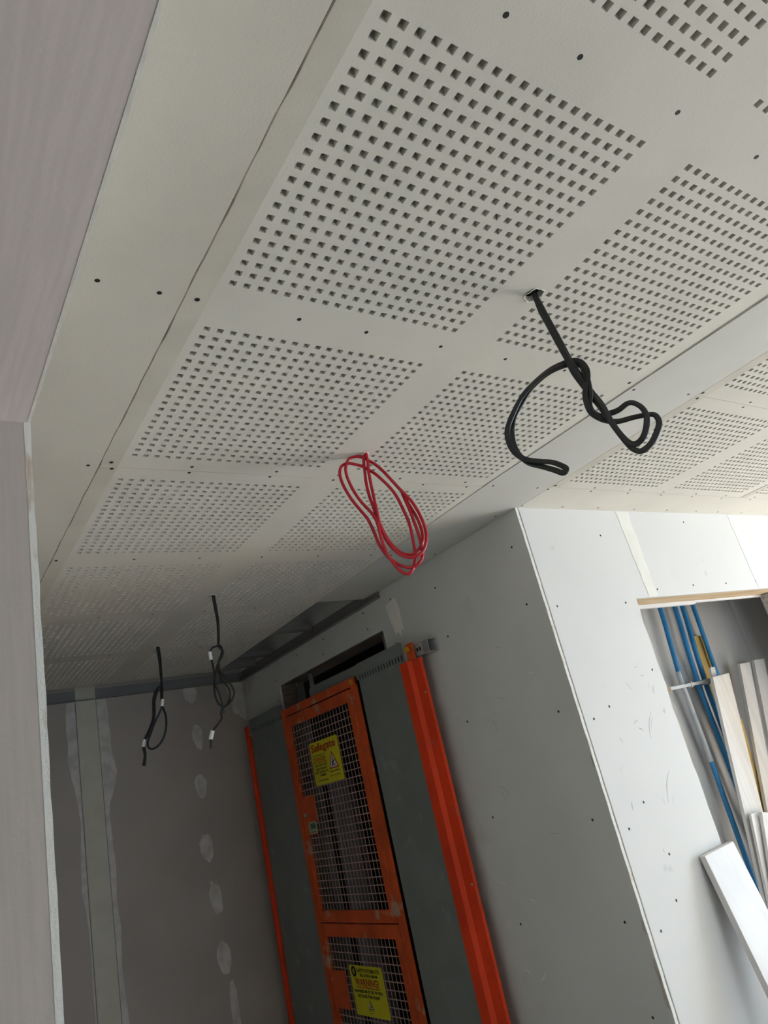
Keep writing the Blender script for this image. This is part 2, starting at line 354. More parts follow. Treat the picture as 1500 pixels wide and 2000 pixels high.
# far wall
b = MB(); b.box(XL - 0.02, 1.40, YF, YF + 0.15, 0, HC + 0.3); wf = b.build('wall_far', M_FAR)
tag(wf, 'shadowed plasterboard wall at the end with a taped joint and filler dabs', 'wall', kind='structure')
b = MB(); b.box(0.398, 0.500, YF - 0.0016, YF, 0, HC + 0.12); b.build('joint_tape', M_TAPEFAR, wf)
for x in (0.395, 0.5015): 
    b = MB(); b.box(x - 0.0018, x + 0.0018, YF - 0.0018, YF, 0, HC - 0.03); b.build('tape_groove', M_FURR, wf)
def patch(parent, pts, fn, m, th=0.0010, name='filler_patch'):
    b = MB(); b.prism(pts, 0.0, th, fn); return b.build(name, m, parent)
FW = lambda u, v, w_: (u, YF - w_, HC + v)
def blob(cx, cz, rx, rz, tail=0.0, seed=0):
    r = random.Random(seed); P = []
    for i in range(22):
        a = 2 * math.pi * i / 22; k = 1 + r.uniform(-0.10, 0.10); x = rx * math.cos(a) * k; z = rz * math.sin(a) * k
        if z < 0: z *= 1 + tail; x += tail * rx * 0.6 * (-z / rz) * 0.4
        P.append((cx + x, cz + z))
    return P
for i, (x, z, rx, rz, tl) in enumerate(((1.022, -0.057, 0.040, 0.045, 0.2), (1.035, -0.300, 0.030, 0.058, 0.4), (1.018, -0.565, 0.034, 0.050, 0.5), (1.008, -0.885, 0.036, 0.062, 0.3), (1.010, -1.075, 0.010, 0.014, 0), (1.022, -1.140, 0.033, 0.060, 0.5), (1.026, -1.420, 0.036, 0.068, 0.3), (1.05, -1.66, 0.022, 0.13, 0.4))):
    patch(wf, blob(x, z, rx, rz, tl, i), FW, M_FILLER)
def side_patch(x_in, outs, z0, z1, seed, step=0.05):
    """wavy filler along one side of the tape: outs = widths from top to bottom"""
    r = random.Random(seed); n = 40; P = [(x_in, z0), (x_in, z1)]
    for i in range(n, -1, -1):
        t = i / n; q = t * (len(outs) - 1); k = min(int(q), len(outs) - 2); wd = outs[k] + (outs[k + 1] - outs[k]) * (q - k)
        P.append((x_in + wd + r.uniform(-1, 1) * abs(wd) * 0.08, z0 + (z1 - z0) * t))
    return P
patch(wf, side_patch(0.395, (-0.045, -0.05, -0.055, -0.03, -0.012, -0.022, -0.03, -0.012, -0.008, -0.010, -0.008, -0.02, -0.008, -0.006), -0.03, -2.0, 3), FW, M_FILLER)
patch(wf, side_patch(0.503, (0.05, 0.055, 0.06, 0.075, 0.02, 0.025, 0.03, 0.022, 0.03, 0.02, 0.025, 0.035, 0.02, 0.06, 0.06), -0.03, -2.0, 4), FW, M_FILLER)
patch(wf, [(1.24, -0.03), (1.352, -0.03), (1.352, -0.26), (1.325, -0.25), (1.30, -0.22), (1.27, -0.21), (1.262, -0.12)], FW, M_FILLER)

# grey wall with the shaft opening
OY0, OY1, OZ = 2.237, 3.312, HC - 0.166
GWF = lambda u, v, w_: gw(-w_, u, v)                          # u = y, v = z, w = depth behind the face
b = MB()
b.prism([(1.2885, 0), (OY0, 0), (OY0, OZ), (OY1, OZ), (OY1, 0), (3.95, 0), (3.95, HC + 0.3), (1.2885, HC + 0.3)], 0.0, 0.0125, GWF)
wr = b.build('wall_right', M_WALLGREY); tag(wr, 'dark grey board wall around the gated shaft opening', 'wall', kind='structure')
b = MB(); b.prism([(OY0, OZ), (OY1, OZ), (OY1, OZ + 0.15), (OY0, OZ + 0.15)], 0.0126, 0.15, GWF); b.build('opening_head', M_BROWNW, wr)
b = MB(); b.prism([(OY1, 0), (OY1 + 0.15, 0), (OY1 + 0.15, OZ), (OY1, OZ)], 0.0126, 0.105, GWF); b.build('opening_jamb', M_BROWNW, wr)
b = MB(); b.prism([(OY1 - 0.006, 0), (OY1 + 0.10, 0), (OY1 + 0.10, OZ), (OY1 - 0.006, OZ)], 0.110, 0.150, GWF); b.build('opening_stud', M_FURR, wr)
b = MB(); b.prism([(OY0 - 0.15, 0), (OY0, 0), (OY0, OZ), (OY0 - 0.15, OZ)], 0.0126, 0.15, GWF); b.build('opening_jamb', M_BROWNW, wr)
b = MB(); b.prism([(1.2870, 0.0)] + [(1.2870 + 0.0007 * math.sin(i * 2.1), HC * i / 80) for i in range(1, 80)] + [(1.2870, HC), (1.2884, HC), (1.2884, 0)], 0.0, 0.0118, GWF); b.build('board_edge', M_CORE, wr)
for y, zs in ((1.362, (-0.124, -0.335, -0.707, -1.047, -1.338, -1.587)), (1.825, (-0.115, -0.319, -0.650, -0.996, -1.347, -1.66))):
    for z in zs: screw(wr, gw(0, y + random.uniform(-.008, .008), HC + z), (-1, 0, 0))
for y, z in ((2.15, -0.13), (2.16, -0.25), (2.36, -0.05), (2.35, -0.13), (2.75, -0.06), (2.78, -0.13), (3.05, -0.06), (3.1, -0.13), (3.34, -0.13), (3.35, -0.24), (2.13, -0.06)):
    screw(wr, gw(0, y, HC + z), (-1, 0, 0))
GP = lambda u, v, w_: gw(w_, u, HC + v)
patch(wr, [(2.175, -0.075), (2.10, -0.060), (2.085, -0.10), (2.083, -0.215), (2.10, -0.20), (2.11, -0.235), (2.13, -0.205), (2.145, -0.215), (2.165, -0.15)], GP, mat('pale_filler', (0.93, 0.91, 0.83), 0.85, var=0.06, scale=14, stretch=(3, 3, 1)))
patch(wr, [(3.60, -0.03), (3.775, -0.03), (3.775, -0.13), (3.70, -0.12)], GP, M_FILLER)
for k, (za, zb_, wd) in enumerate(((-0.86, -0.90, 0.006), (-1.33, -1.37, 0.010), (-1.43, -1.56, 0.013), (-1.60, -1.70, 0.011))):
    r = random.Random(k); P = [(1.2890, za), (1.2890, zb_)] + [(1.2895 + wd * (0.55 + 0.45 * math.sin(3.1 * t)) * (0.7 + r.random() * 0.4), zb_ + (za - zb_) * t) for t in (0.04, 0.2, 0.4, 0.6, 0.8, 0.96)]
    patch(wr, P, GP, mat('torn_paper', (0.62, 0.55, 0.49), 0.9, var=0.3, scale=60) if k == 0 else bpy.data.materials['torn_paper'], 0.0006, 'torn_paper')
def scuff(parent, fn, u, v, ln, ang, wd, m):
    du, dv = math.cos(ang), math.sin(ang); P = []; Q = []
    for i in range(7):
        t = i / 6; k = wd * math.sin(math.pi * min(max(t, 0.06), 0.94)); bend = 0.10 * ln * math.sin(math.pi * t)
        cx, cy = u + du * ln * t - dv * bend, v + dv * ln * t + du * bend
        P.append((cx - dv * k, cy + du * k)); Q.append((cx + dv * k, cy - du * k))
    patch(parent, P + Q[::-1], fn, m, 0.0003, 'scuff_mark')
M_SCUFD = mat('pencil_scuff', (0.42, 0.42, 0.40), 0.8); M_SCUFL = mat('pale_scuff', (0.85, 0.85, 0.82), 0.8)
for u, v, ln, a in ((1.70, -0.93, 0.07, 0.5), (1.74, -0.95, 0.04, 1.4), (1.72, -0.94, 0.03, 1.5), (1.55, -0.44, 0.03, 0.2), (1.60, -0.62, 0.05, 0.4), (1.52, -1.08, 0.05, 0.1), (1.68, -0.72, 0.06, 1.2)): scuff(wr, GP, u, v, ln, a, 0.0008, M_SCUFD)
for u, v, ln, a in ((1.72, -1.28, 0.03, 0.3), (1.80, -1.52, 0.05, 2.4), (1.84, -1.50, 0.03, 0.4), (1.85, -1.22, 0.02, 0.3), (1.43, -0.56, 0.02, 0.1)): scuff(wr, GP, u, v, ln, a, 0.0022, M_SCUFL)

# shaft behind
b = MB()
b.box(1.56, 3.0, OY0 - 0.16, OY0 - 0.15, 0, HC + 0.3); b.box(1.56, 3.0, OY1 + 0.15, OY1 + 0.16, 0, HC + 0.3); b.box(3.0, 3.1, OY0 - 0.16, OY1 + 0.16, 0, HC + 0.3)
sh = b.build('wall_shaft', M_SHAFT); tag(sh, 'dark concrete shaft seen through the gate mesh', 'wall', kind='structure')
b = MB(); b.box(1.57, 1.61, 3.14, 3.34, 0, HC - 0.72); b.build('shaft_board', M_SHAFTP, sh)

# white partition with the cupboard opening
WXL, WXR, WZH = 1.885, 3.560, HC - 0.366
n = 46; rg = ragged(n, 0.0035)
left_edge = [(WXL + (0.004 if i > n - 3 else rg[i] - 0.010 * math.sin(math.pi * i / n)), WZH * i / (n - 1)) for i in range(n)]
WP = lambda u, v, w_: (u, YW + w_, v)
b = MB()
b.prism([(1.4085, 0)] + left_edge + [(1.4085, WZH)], 0, 0.0125, WP)
b.prism([(1.4085, WZH), (WX, WZH), (WX, HC + 0.3), (1.4085, HC + 0.3)], 0, 0.0125, WP)
b.prism([(WXR, 0), (WX, 0), (WX, WZH), (WXR, WZH)], 0, 0.0125, WP)
wc = b.build('wall_front', M_WHITE); tag(wc, 'pale plasterboard partition beside the cupboard opening', 'wall', kind='structure')
b = MB(); b.prism([(1.43, 0), (WXL - 0.02, 0), (WXL - 0.02, WZH + 0.05), (1.43, WZH + 0.05)], 0.0126, 0.135, WP); b.prism([(WXR + 0.002, 0), (WX, 0), (WX, WZH), (WXR + 0.002, WZH)], 0.0126, 0.135, WP); b.build('stud_frame', M_HATCH, wc)
b = MB(); b.box(3.017, 3.062, 1.372, 1.423, 0, WZH); b.build('rough_stud', M_HATCH, wc)
b = MB(); b.prism([(WXL - 0.02, WZH + 0.005), (WXR + 0.02, WZH + 0.003), (WXR + 0.02, WZH + 0.04), (WXL - 0.02, WZH + 0.04)], 0.0128, 0.128, WP); b.build('timber_head', M_PINE, wc)
b = MB(); b.prism([(WXL + 0.06, WZH - 0.010), (2.46, WZH - 0.011), (2.475, WZH - 0.004), (WXR, WZH - 0.006), (WXR, WZH + 0.04), (WXL + 0.06, WZH + 0.04)], 0.1285, 0.141, WP); b.build('head_board', M_WHITE, wc)
WT = lambda u, v, w_: (u, YW - w_, HC + v)
def tape(u0, u1, ub0, ub1, z1, seed):
    r = random.Random(seed); n = 16
    L = [(u0 + (ub0 - u0) * i / n + r.uniform(-1, 1) * 0.003, -0.002 + (z1 + 0.002) * i / n) for i in range(n + 1)]
    Rr = [(u1 + (ub1 - u1) * i / n + r.uniform(-1, 1) * 0.003, -0.002 + (z1 + 0.002) * i / n) for i in range(n + 1)]
    patch(wc, L + Rr[::-1], WT, M_TAPE, 0.0012, 'joint_tape')
tape(1.952, 2.030, 1.972, 2.030, -0.362, 1); tape(2.768, 2.866, 2.775, 2.860, -0.362, 2)
b = MB(); b.prism([(1.410, -2.40), (1.449, -2.40), (1.445, -0.01), (1.410, -0.01)], 0, 0.0011, WT); b.build('tapered_edge', M_WHITE, wc)
for x, z in ((1.442, -0.109), (1.449, -0.371), (1.454, -0.756), (1.455, -1.094), (1.428, -1.358), (1.452, -1.378), (1.811, -0.107), (1.970, -0.127), (2.398, -0.044), (1.820, -0.379), (2.040, -0.336), (2.289, -0.329), (2.533, -0.330), (2.777, -0.330), (1.836, -0.634), (1.546, -0.728), (1.560, -1.036), (1.562, -1.324), (1.60, -1.20)):
    screw(wc, (x, YW, HC + z), (0, -1, 0))
M_WSCUF = mat('grey_smudge', (0.56, 0.57, 0.57), 0.8); M_WSCUD = mat('dark_scuff', (0.33, 0.34, 0.34), 0.8)
for u, v, ln, a, wd, m in ((1.667, -0.66, 0.035, -1.0, 0.0006, M_WSCUD), (1.70, -0.86, 0.10, 1.05, 0.0010, M_WSCUD), (1.72, -0.83, 0.05, 0.9, 0.002, M_WSCUF), (1.64, -0.80, 0.03, 0.3, 0.003, M_WSCUF), (1.655, -0.815, 0.025, -0.6, 0.0015, M_WSCUD), (1.80, -0.72, 0.035, 1.2, 0.005, M_WSCUF), (1.82, -0.79, 0.02, 1.2, 0.006, M_WSCUF), (1.74, -0.62, 0.02, 0.2, 0.001, M_WSCUD), (1.76, -0.65, 0.02, 0.1, 0.001, M_WSCUD), (1.54, -0.66, 0.02, 0.1, 0.0008, M_WSCUF), (1.50, -1.05, 0.03, 1.3, 0.0012, M_WSCUD), (1.68, -1.06, 0.11, 1.0, 0.0012, M_WSCUD), (1.70, -1.07, 0.03, 0.9, 0.0012, M_WSCUF), (1.58, -1.19, 0.01, 1.4, 0.0012, M_WSCUD), (1.546, -0.83, 0.02, -1.2, 0.0008, M_WSCUD), (1.50, -0.93, 0.02, 0.8, 0.001, M_WSCUF)):
    scuff(wc, WT, u, v, ln, a, wd, m)

# cupboard behind the partition
YC = 1.985
b = MB(); b.box(1.43, 4.4, YC, YC + 0.05, 0, HC + 0.3); b.box(4.35, 4.4, 1.43, YC, 0, HC + 0.3); b.box(1.40, 1.43, 1.43, YC, 0, HC + 0.3)
wb = b.build('wall_cupboard', M_CLOSET); tag(wb, 'grey board lining inside the pipe cupboard', 'wall', kind='structure')
b = MB(); b.box(1.44, 2.83, YC - 0.006, YC, 0, HC); b.build('lining_board', M_CLOSET, wb)
b = MB(); b.box(3.72, 4.34, YC - 0.03, YC, 0, HC); b.build('lining_board', M_CLOSET, wb)

# remaining room shell with the window that gives the light
b = MB()
b.box(WX, WX + 0.15, -3.1, WY0, 0, HC + 0.3); b.box(WX, WX + 0.15, WY1, 3.95, 0, HC + 0.3); b.box(WX, WX + 0.15, WY0, WY1, 0, WZ0); b.box(WX, WX + 0.15, WY0, WY1, WZ1, HC + 0.3)
tag(b.build('wall_window', M_ROOM), 'plastered wall with the window out of frame', 'wall', kind='structure')
b = MB(); b.box(-1.8, WX + 0.15, -3.2, -3.1, 0, HC + 0.3); tag(b.build('wall_back', M_ROOM), 'plastered wall behind the viewpoint', 'wall', kind='structure')
b = MB(); b.box(-1.9, -1.8, -3.2, 3.95, 0, HC + 0.3); tag(b.build('wall_passage', M_ROOM), 'passage wall behind the doorway', 'wall', kind='structure')
b = MB(); b.box(-1.8, XB, 3.85, 3.95, 0, HC + 0.3); tag(b.build('wall_passage_end', M_ROOM), 'end wall of the passage behind the doorway', 'wall', kind='structure')
b = MB()
for (ya, yb, za, zb) in ((WY0, WY1, WZ0, WZ0 + 0.05), (WY0, WY1, WZ1 - 0.05, WZ1), (WY0, WY0 + 0.05, WZ0, WZ1), (WY1 - 0.05, WY1, WZ0, WZ1)): b.box(WX + 0.06, WX + 0.12, ya, yb, za, zb)
tag(b.build('window_1', M_ROOM), 'plain window frame out of the picture', 'window', kind='structure')

# ---------------------------------------------------------------- the gate and its steelwork
def gbox(b, y0, y1, z0, z1, o0, o1): b.prism([(y0, HC + z0), (y1, HC + z0), (y1, HC + z1), (y0, HC + z1)], o0, o1, lambda u, v, w_: gw(w_, u, v))
ZB = -2.40                                                   # bottom of the gate, just above the floor
def fit_text(txt, u0, v0, u1, v1, y0, z0, off, m, parent, name='lettering', shear=0.0):
    """flat lettering scaled into the box (u0,v0)-(u1,v1) of a sign whose top corner is at y0, z0 (u runs towards the viewer)"""
    cu = bpy.data.curves.new(name, 'FONT'); cu.body = txt; cu.align_x = 'LEFT'; cu.resolution_u = 2; cu.offset = 0.028
    t = bpy.data.objects.new(name, cu); C.objects.link(t); bpy.context.view_layer.update()
    me = bpy.data.meshes.new_from_object(t.evaluated_get(bpy.context.evaluated_depsgraph_get())); bpy.data.objects.remove(t)
    xs = [v.co.x for v in me.vertices]; ys = [v.co.y for v in me.vertices]
    ax, bx_, ay, by_ = min(xs), max(xs), min(ys), max(ys)
    for v in me.vertices:
        q = (v.co.y - ay) / (by_ - ay); u = u0 + (v.co.x - ax) / (bx_ - ax) * (u1 - u0); vv = v0 + q * (v1 - v0)
        v.co = gw(off, y0 - u, HC + z0 + vv)
    me.materials.clear(); me.materials.append(m); me.name = name
    o = bpy.data.objects.new(name, me); C.objects.link(o); o.parent = parent
    return o

GY0, GY1 = 2.452, 3.222                                      # near and far side of the gate frame
GO = 0.042                                                   # back of the frame, proud of the wall
gate = empty('safety_gate', gw(GO, (GY0 + GY1) / 2, HC + ZB))
tag(gate, 'orange steel mesh gate with two yellow warning signs closing the shaft', 'gate')
def gpart(b, name, m, bevel=0.0015): 
    return b.build(name, m, gate, bevel=bevel)
b = MB()
gbox(b, GY0, GY0 + 0.046, ZB, -0.316, GO + 0.009, GO + 0.02000); gbox(b, GY1 - 0.036, GY1, ZB, -0.316, GO + 0.009, GO + 0.02000); gbox(b, GY0, GY1, -0.354, -0.316, GO + 0.009, GO + 0.02010); gbox(b, GY0, GY1, ZB, ZB + 0.04, GO + 0.009, GO + 0.02010)
gpart(b, 'frame', M_ORANGE)
LY0, LY1 = GY0 + 0.0525, GY1 - 0.0425
MY0, MY1 = 2.553, 3.156
def leaf(zt, zb, mzt, mzb, plates, name):
    b = MB()
    gbox(b, LY0, MY0, zb, zt, GO + 0.00200, GO + 0.01800); gbox(b, MY1, LY1, zb, zt, GO + 0.00200, GO + 0.01800); gbox(b, MY0, MY1, mzt, zt, GO + 0.00200, GO + 0.01790); gbox(b, MY0, MY1, zb, mzb, GO + 0.00200, GO + 0.01790)
    lf = gpart(b, name, M_ORANGE)
    wv = MB(); ny = 20; nz = max(1, round((mzt - mzb) / 0.0328))
    for i in range(1, ny):
        y = MY0 + (MY1 - MY0) * i / ny; gbox(wv, y - 0.0019, y + 0.0019, mzb, mzt, GO + 0.01000, GO + 0.01175)
    for i in range(1, nz):
        z = mzb + (mzt - mzb) * i / nz; gbox(wv, MY0, MY1, z - 0.0021, z + 0.0021, GO + 0.01175, GO + 0.01340)
    ms = wv.build('wire_mesh', M_WIRE, lf); tag(ms, kind='stuff')
    for (pa, pb, za, zb_) in plates:
        p = MB(); gbox(p, pa, pb, za, zb_, GO + 0.00900, GO + 0.01775); q = p.build('lock_plate', M_ORANGE, lf)
    return lf
upper = leaf(-0.3605, -1.3345, -0.413, -1.284, [(3.037, MY1, -0.885, -0.763), (3.058, MY1, -0.945, -0.885)], 'upper_leaf')
lower = leaf(-1.3400, ZB + 0.045, -1.395, -2.30, [(3.040, MY1, -1.69, -1.536)], 'lower_leaf')
def sub(o, parent):                                          # a part of a part of the gate
    o.parent = parent; o.matrix_parent_inverse = Matrix.Identity(4); return o
b = MB(); b.tube([gw(GO + 0.01700, 3.140, HC - 0.850), gw(GO + 0.02500, 3.140, HC - 0.850)], circ(0.009, 12)); sub(b.build('lock_cylinder', M_ZINC, upper), upper)
b = MB(); gbox(b, 3.046, 3.130, -0.940, -0.886, GO + 0.01790, GO + 0.01840); st = sub(b.build('sticker', M_STICK, upper), upper)
b = MB(); gbox(b, 3.060, 3.112, -0.918, -0.893, GO + 0.01840, GO + 0.01855); gbox(b, 3.058, 3.120, -0.9345, -0.9310, GO + 0.01840, GO + 0.01855); sub(b.build('sticker_print', M_STICKD, upper), upper)
for z in (-0.52, -1.10, -1.52, -2.0):
    b = MB(); b.tube([gw(GO + 0.02000, GY0 + 0.047, HC + z - 0.04), gw(GO + 0.02000, GY0 + 0.047, HC + z + 0.04)], circ(0.0065, 10)); gbox(b, GY0 + 0.050, GY0 + 0.066, z - 0.038, z + 0.038, GO + 0.01800, GO + 0.02000); gpart(b, 'hinge', M_ORANGE, 0)
b = MB(); b.tube([gw(GO + 0.01900, GY0 + 0.030, HC - 0.336), gw(GO + 0.02600, GY0 + 0.030, HC - 0.336)], circ(0.013, 6)); b.tube([gw(GO + 0.02600, GY0 + 0.030, HC - 0.336), gw(GO + 0.03000, GY0 + 0.030, HC - 0.336)], circ(0.007, 10)); gpart(b, 'bolt', M_BRASS, 0)

SO = GO + 0.01900
def sign(y0, z0, wd, hg):
    b = MB(); r = 0.004
    P = [(y0 - r, HC + z0), (y0, HC + z0 - r), (y0, HC + z0 - hg + r), (y0 - r, HC + z0 - hg), (y0 - wd + r, HC + z0 - hg), (y0 - wd, HC + z0 - hg + r), (y0 - wd, HC + z0 - r), (y0 - wd + r, HC + z0)]
    b.prism(P, SO - 0.003, SO, lambda u, v, w_: gw(w_, u, v))
    s = b.build('warning_sign', M_YELLOW, gate); tag(s, 'yellow warning sign with printed lettering'); return s
def shape(sg, pts, y0, z0, m, off, name):
    b = MB(); b.prism([(y0 - u, HC + z0 + v) for u, v in pts], off, off + 0.0003, lambda u, v, w_: gw(w_, u, v)); return sub(b.build(name, m, sg), sg)
def T(sg, y0, z0, txt, u0, v0, u1, v1, m):
    o = fit_text(txt, u0, v0, u1, v1, y0, z0, SO + 0.0008, m, sg); return o
def ring(sg, c, r0, r1, y0, z0, m, off, name):
    b = MB(); k = 24
    for i in range(k):
        a, d = 2 * math.pi * i / k, 2 * math.pi * (i + 1) / k
        b.prism([(y0 - c[0] - r * math.cos(q), HC + z0 + c[1] + r * math.sin(q)) for r, q in ((r0, a), (r1, a), (r1, d), (r0, d))], off, off + 0.0003, lambda u, v, w_: gw(w_, u, v))
    return sub(b.build(name, m, sg), sg)
y0, z0 = 2.980, -0.530; s1 = sign(y0, z0, 0.276, 0.202)
T(s1, y0, z0, 'Safegate', 0.014, -0.058, 0.255, -0.010, M_REDINK)
T(s1, y0, z0, 'This safety gate must', 0.018, -0.069, 0.140, -0.062, M_INK)
T(s1, y0, z0, 'DANGER', 0.016, -0.094, 0.142, -0.073, M_ORINK)
shape(s1, [(0.014, -0.1005), (0.144, -0.1005), (0.144, -0.0975), (0.014, -0.0975)], y0, z0, M_REDINK, SO + 0.0005, 'underline')
for i, (t, ua, ub) in enumerate((('DO NOT OPEN THE GATE', 0.020, 0.146), ('UNLESS WEARING A', 0.024, 0.140), ('SAFETY HARNESS AT ALL', 0.016, 0.150), ('TIMES', 0.055, 0.120))):
    T(s1, y0, z0, t, ua, -0.118 - 0.0155 * i, ub, -0.107 - 0.0155 * i, M_INK)
T(s1, y0, z0, 'Work safely today', 0.035, -0.187, 0.135, -0.179, M_INK)
shape(s1, [(0.158, -0.143), (0.252, -0.143), (0.205, -0.064)], y0, z0, M_REDINK, SO + 0.0002, 'warning_triangle')
shape(s1, [(0.169, -0.1375), (0.241, -0.1375), (0.205, -0.077)], y0, z0, M_WINK, SO + 0.0006, 'triangle_face')
shape(s1, [(0.186, -0.131), (0.196, -0.120), (0.189, -0.112), (0.203, -0.110), (0.201, -0.098), (0.205, -0.094), (0.209, -0.098), (0.208, -0.108), (0.219, -0.106), (0.218, -0.110), (0.207, -0.115), (0.204, -0.122), (0.211, -0.128), (0.222, -0.124), (0.222, -0.128), (0.210, -0.133), (0.200, -0.125), (0.192, -0.134)], y0, z0, M_INK, SO + 0.0010, 'falling_figure')
T(s1, y0, z0, 'Danger of falling', 0.160, -0.160, 0.252, -0.150, M_INK)
T(s1, y0, z0, 'Keep this gate locked', 0.155, -0.177, 0.252, -0.171, M_INK)
y0, z0 = 2.980, -1.506; s2 = sign(y0, z0, 0.272, 0.195)
ring(s2, (0.037, -0.024), 0.011, 0.0215, y0, z0, M_INK, SO + 0.0003, 'round_logo')
T(s2, y0, z0, 'CIS', 0.022, -0.030, 0.052, -0.017, M_INK)
T(s2, y0, z0, 'SAFETY SYSTEMS LTD', 0.066, -0.026, 0.250, -0.011, M_INK)
T(s2, y0, z0, 'TEL: 01376 340206', 0.082, -0.043, 0.232, -0.031, M_INK)
T(s2, y0, z0, 'WARNING!', 0.034, -0.080, 0.232, -0.049, M_REDINK)
shape(s2, [(0.040, -0.0865), (0.232, -0.0865), (0.232, -0.083), (0.040, -0.083)], y0, z0, M_REDINK, SO + 0.0005, 'underline')
T(s2, y0, z0, 'HARNESS MUST BE WORN', 0.016, -0.106, 0.246, -0.093, M_INK)
T(s2, y0, z0, 'BEYOND THIS POINT', 0.042, -0.125, 0.222, -0.112, M_INK)
shape(s2, [(0.112, -0.167), (0.152, -0.167), (0.132, -0.130)], y0, z0, M_INK, SO + 0.0002, 'warning_triangle')
shape(s2, [(0.118, -0.1635), (0.146, -0.1635), (0.132, -0.138)], y0, z0, M_WINK, SO + 0.0006, 'triangle_face')
shape(s2, [(0.126, -0.161), (0.133, -0.152), (0.130, -0.147), (0.135, -0.146), (0.139, -0.153), (0.136, -0.161)], y0, z0, M_INK, SO + 0.0010, 'falling_figure')
T(s2, y0, z0, 'Danger of falling', 0.110, -0.175, 0.154, -0.170, M_INK); T(s2, y0, z0, 'Keep clear', 0.114, -0.183, 0.150, -0.179, M_INK)

# steel sheets on both sides of the gate
def sheet(y0, y1, zt, label, notch=None):
    t = empty('steel_sheet', gw(0.03, (y0 + y1) / 2, HC + ZB)); tag(t, label, 'panel', 'steel infill sheets beside the gate')
    b = MB(); gbox(b, y0, y1, ZB - 0.04, zt - 0.075, 0.050, 0.054); b.build('sheet', M_STEEL, t)
    b = MB(); gbox(b, y0, y1, zt - 0.052, zt, 0.050, 0.054)
    k = int((y1 - y0) / 0.022)                               # bridges between the row of slots
    for i in range(k + 1):
        ya = y0 + (y1 - y0) * i / k; gbox(b, max(y0, ya - 0.0065), min(y1, ya + 0.0065), zt - 0.0752, zt - 0.0518, 0.050, 0.054)
    b.build('slotted_edge', M_STEEL, t)
    b = MB(); gbox(b, y0, y1, zt - 0.08, zt - 0.045, 0.044, 0.047); b.build('slot_backing', M_SHAFT, t)
    return t
sheet(2.064, 2.427, -0.268, 'grey galvanised steel sheet between the gate and the wide red post')
sheet(3.228, 3.655, -0.280, 'narrow grey galvanised steel sheet between the gate and the corner')
b = MB(); b.prism([(2.4485, HC - 0.268), (2.895, HC - 0.264), (2.915, HC - 0.272), (2.92, HC - 0.33), (2.4485, HC - 0.335)], 0.036, 0.040, lambda u, v, w_: gw(w_, u, v))
tag(b.build('header_plate', M_STEEL), 'grey steel strip running above the top of the orange gate', 'plate')

rail = empty('support_channel', gw(0.03, 1.95, HC - 0.33)); tag(rail, 'galvanised strut channel with punched holes sticking out past the red post', 'channel')
b = MB(); gbox(b, 1.886, 2.06, -0.355, -0.303, 0.050, 0.0525); gbox(b, 1.886, 2.06, -0.3055, -0.303, 0.001, 0.050); gbox(b, 1.886, 2.06, -0.355, -0.3525, 0.001, 0.050); b.build('channel', M_ZINC, rail)
for y in (1.942, 1.960):
    b = MB(); b.tube([gw(0.0522, y, HC - 0.329), gw(0.0531, y, HC - 0.329)], circ(0.0065, 12, 1.0, 1.3)); b.build('punched_hole', M_SCREW, rail)
b = MB(); gbox(b, 1.887, 1.922, -0.352, -0.306, 0.0526, 0.0532); b.build('dusty_end', mat('dusty_zinc', (0.25, 0.25, 0.24), 0.8), rail)

# red posts
post = empty('red_post', gw(0.05, 1.985, 0)); tag(post, 'wide red painted steel post at the open edge of the grey sheet', 'post')
b = MB()
prof = [(2.078, 0.055), (2.072, 0.076), (2.060, 0.084), (2.008, 0.084), (1.992, 0.070), (1.945, 0.064), (1.938, 0.058), (1.938, 0.055)]
b.prism(prof, 0.001, HC - 0.362, lambda u, v, w_: gw(v, u, w_)); b.build('post', M_RED_P, post, bevel=0.002)
b = MB(); gbox(b, 1.968, 2.018, -0.362, -0.292, 0.062, 0.068); b.build('fixing_tab', M_ORANGE, post, bevel=0.001)
b = MB(); b.tube([gw(0.068, 2.003, HC - 0.315), gw(0.078, 2.003, HC - 0.315)], circ(0.012, 6)); b.tube([gw(0.078, 2.003, HC - 0.315), gw(0.086, 2.003, HC - 0.315)], circ(0.006, 10)); b.build('bolt', M_BRASS, post)
for z in (-0.50, -0.63, -0.78, -0.92, -1.06, -1.20, -1.34, -1.48, -1.62):
    b = MB(); b.tube([gw(0.0645, 1.955, HC + z), gw(0.0675, 1.955, HC + z)], circ(0.0042, 8)); b.build('rivet', M_ZINC if z in (-0.50, -1.20) else M_RED_P, post)
post2 = empty('red_post', gw(0.05, 3.65, 0)); tag(post2, 'thin red post tight in the corner by the taped far wall', 'post')
b = MB(); b.prism([(3.662, 0.042), (3.662, 0.066), (3.668, 0.072), (3.686, 0.072), (3.692, 0.066), (3.692, 0.042)], 0.001, HC - 0.372, lambda u, v, w_: gw(v, u, w_)); b.build('post', M_RED_P, post2, bevel=0.002)
b = MB(); gbox(b, 3.668, 3.712, -0.372, -0.312, 0.056, 0.062); b.build('fixing_tab', M_RED_P, post2)

# brackets hanging in the gap over the gate
for i, y in enumerate((2.31, 3.05)):
    b = MB(); gbox(b, y - 0.022, y + 0.022, -0.245, -0.166, -0.060, -0.056); gbox(b, y - 0.022, y + 0.022, -0.1695, -0.166, -0.060, -0.020)
    tag(b.build('hanger_bracket', M_FURR), ('small steel bracket in the gap above the gate by the red post', 'small steel bracket in the gap above the far gate corner')[i], 'bracket')

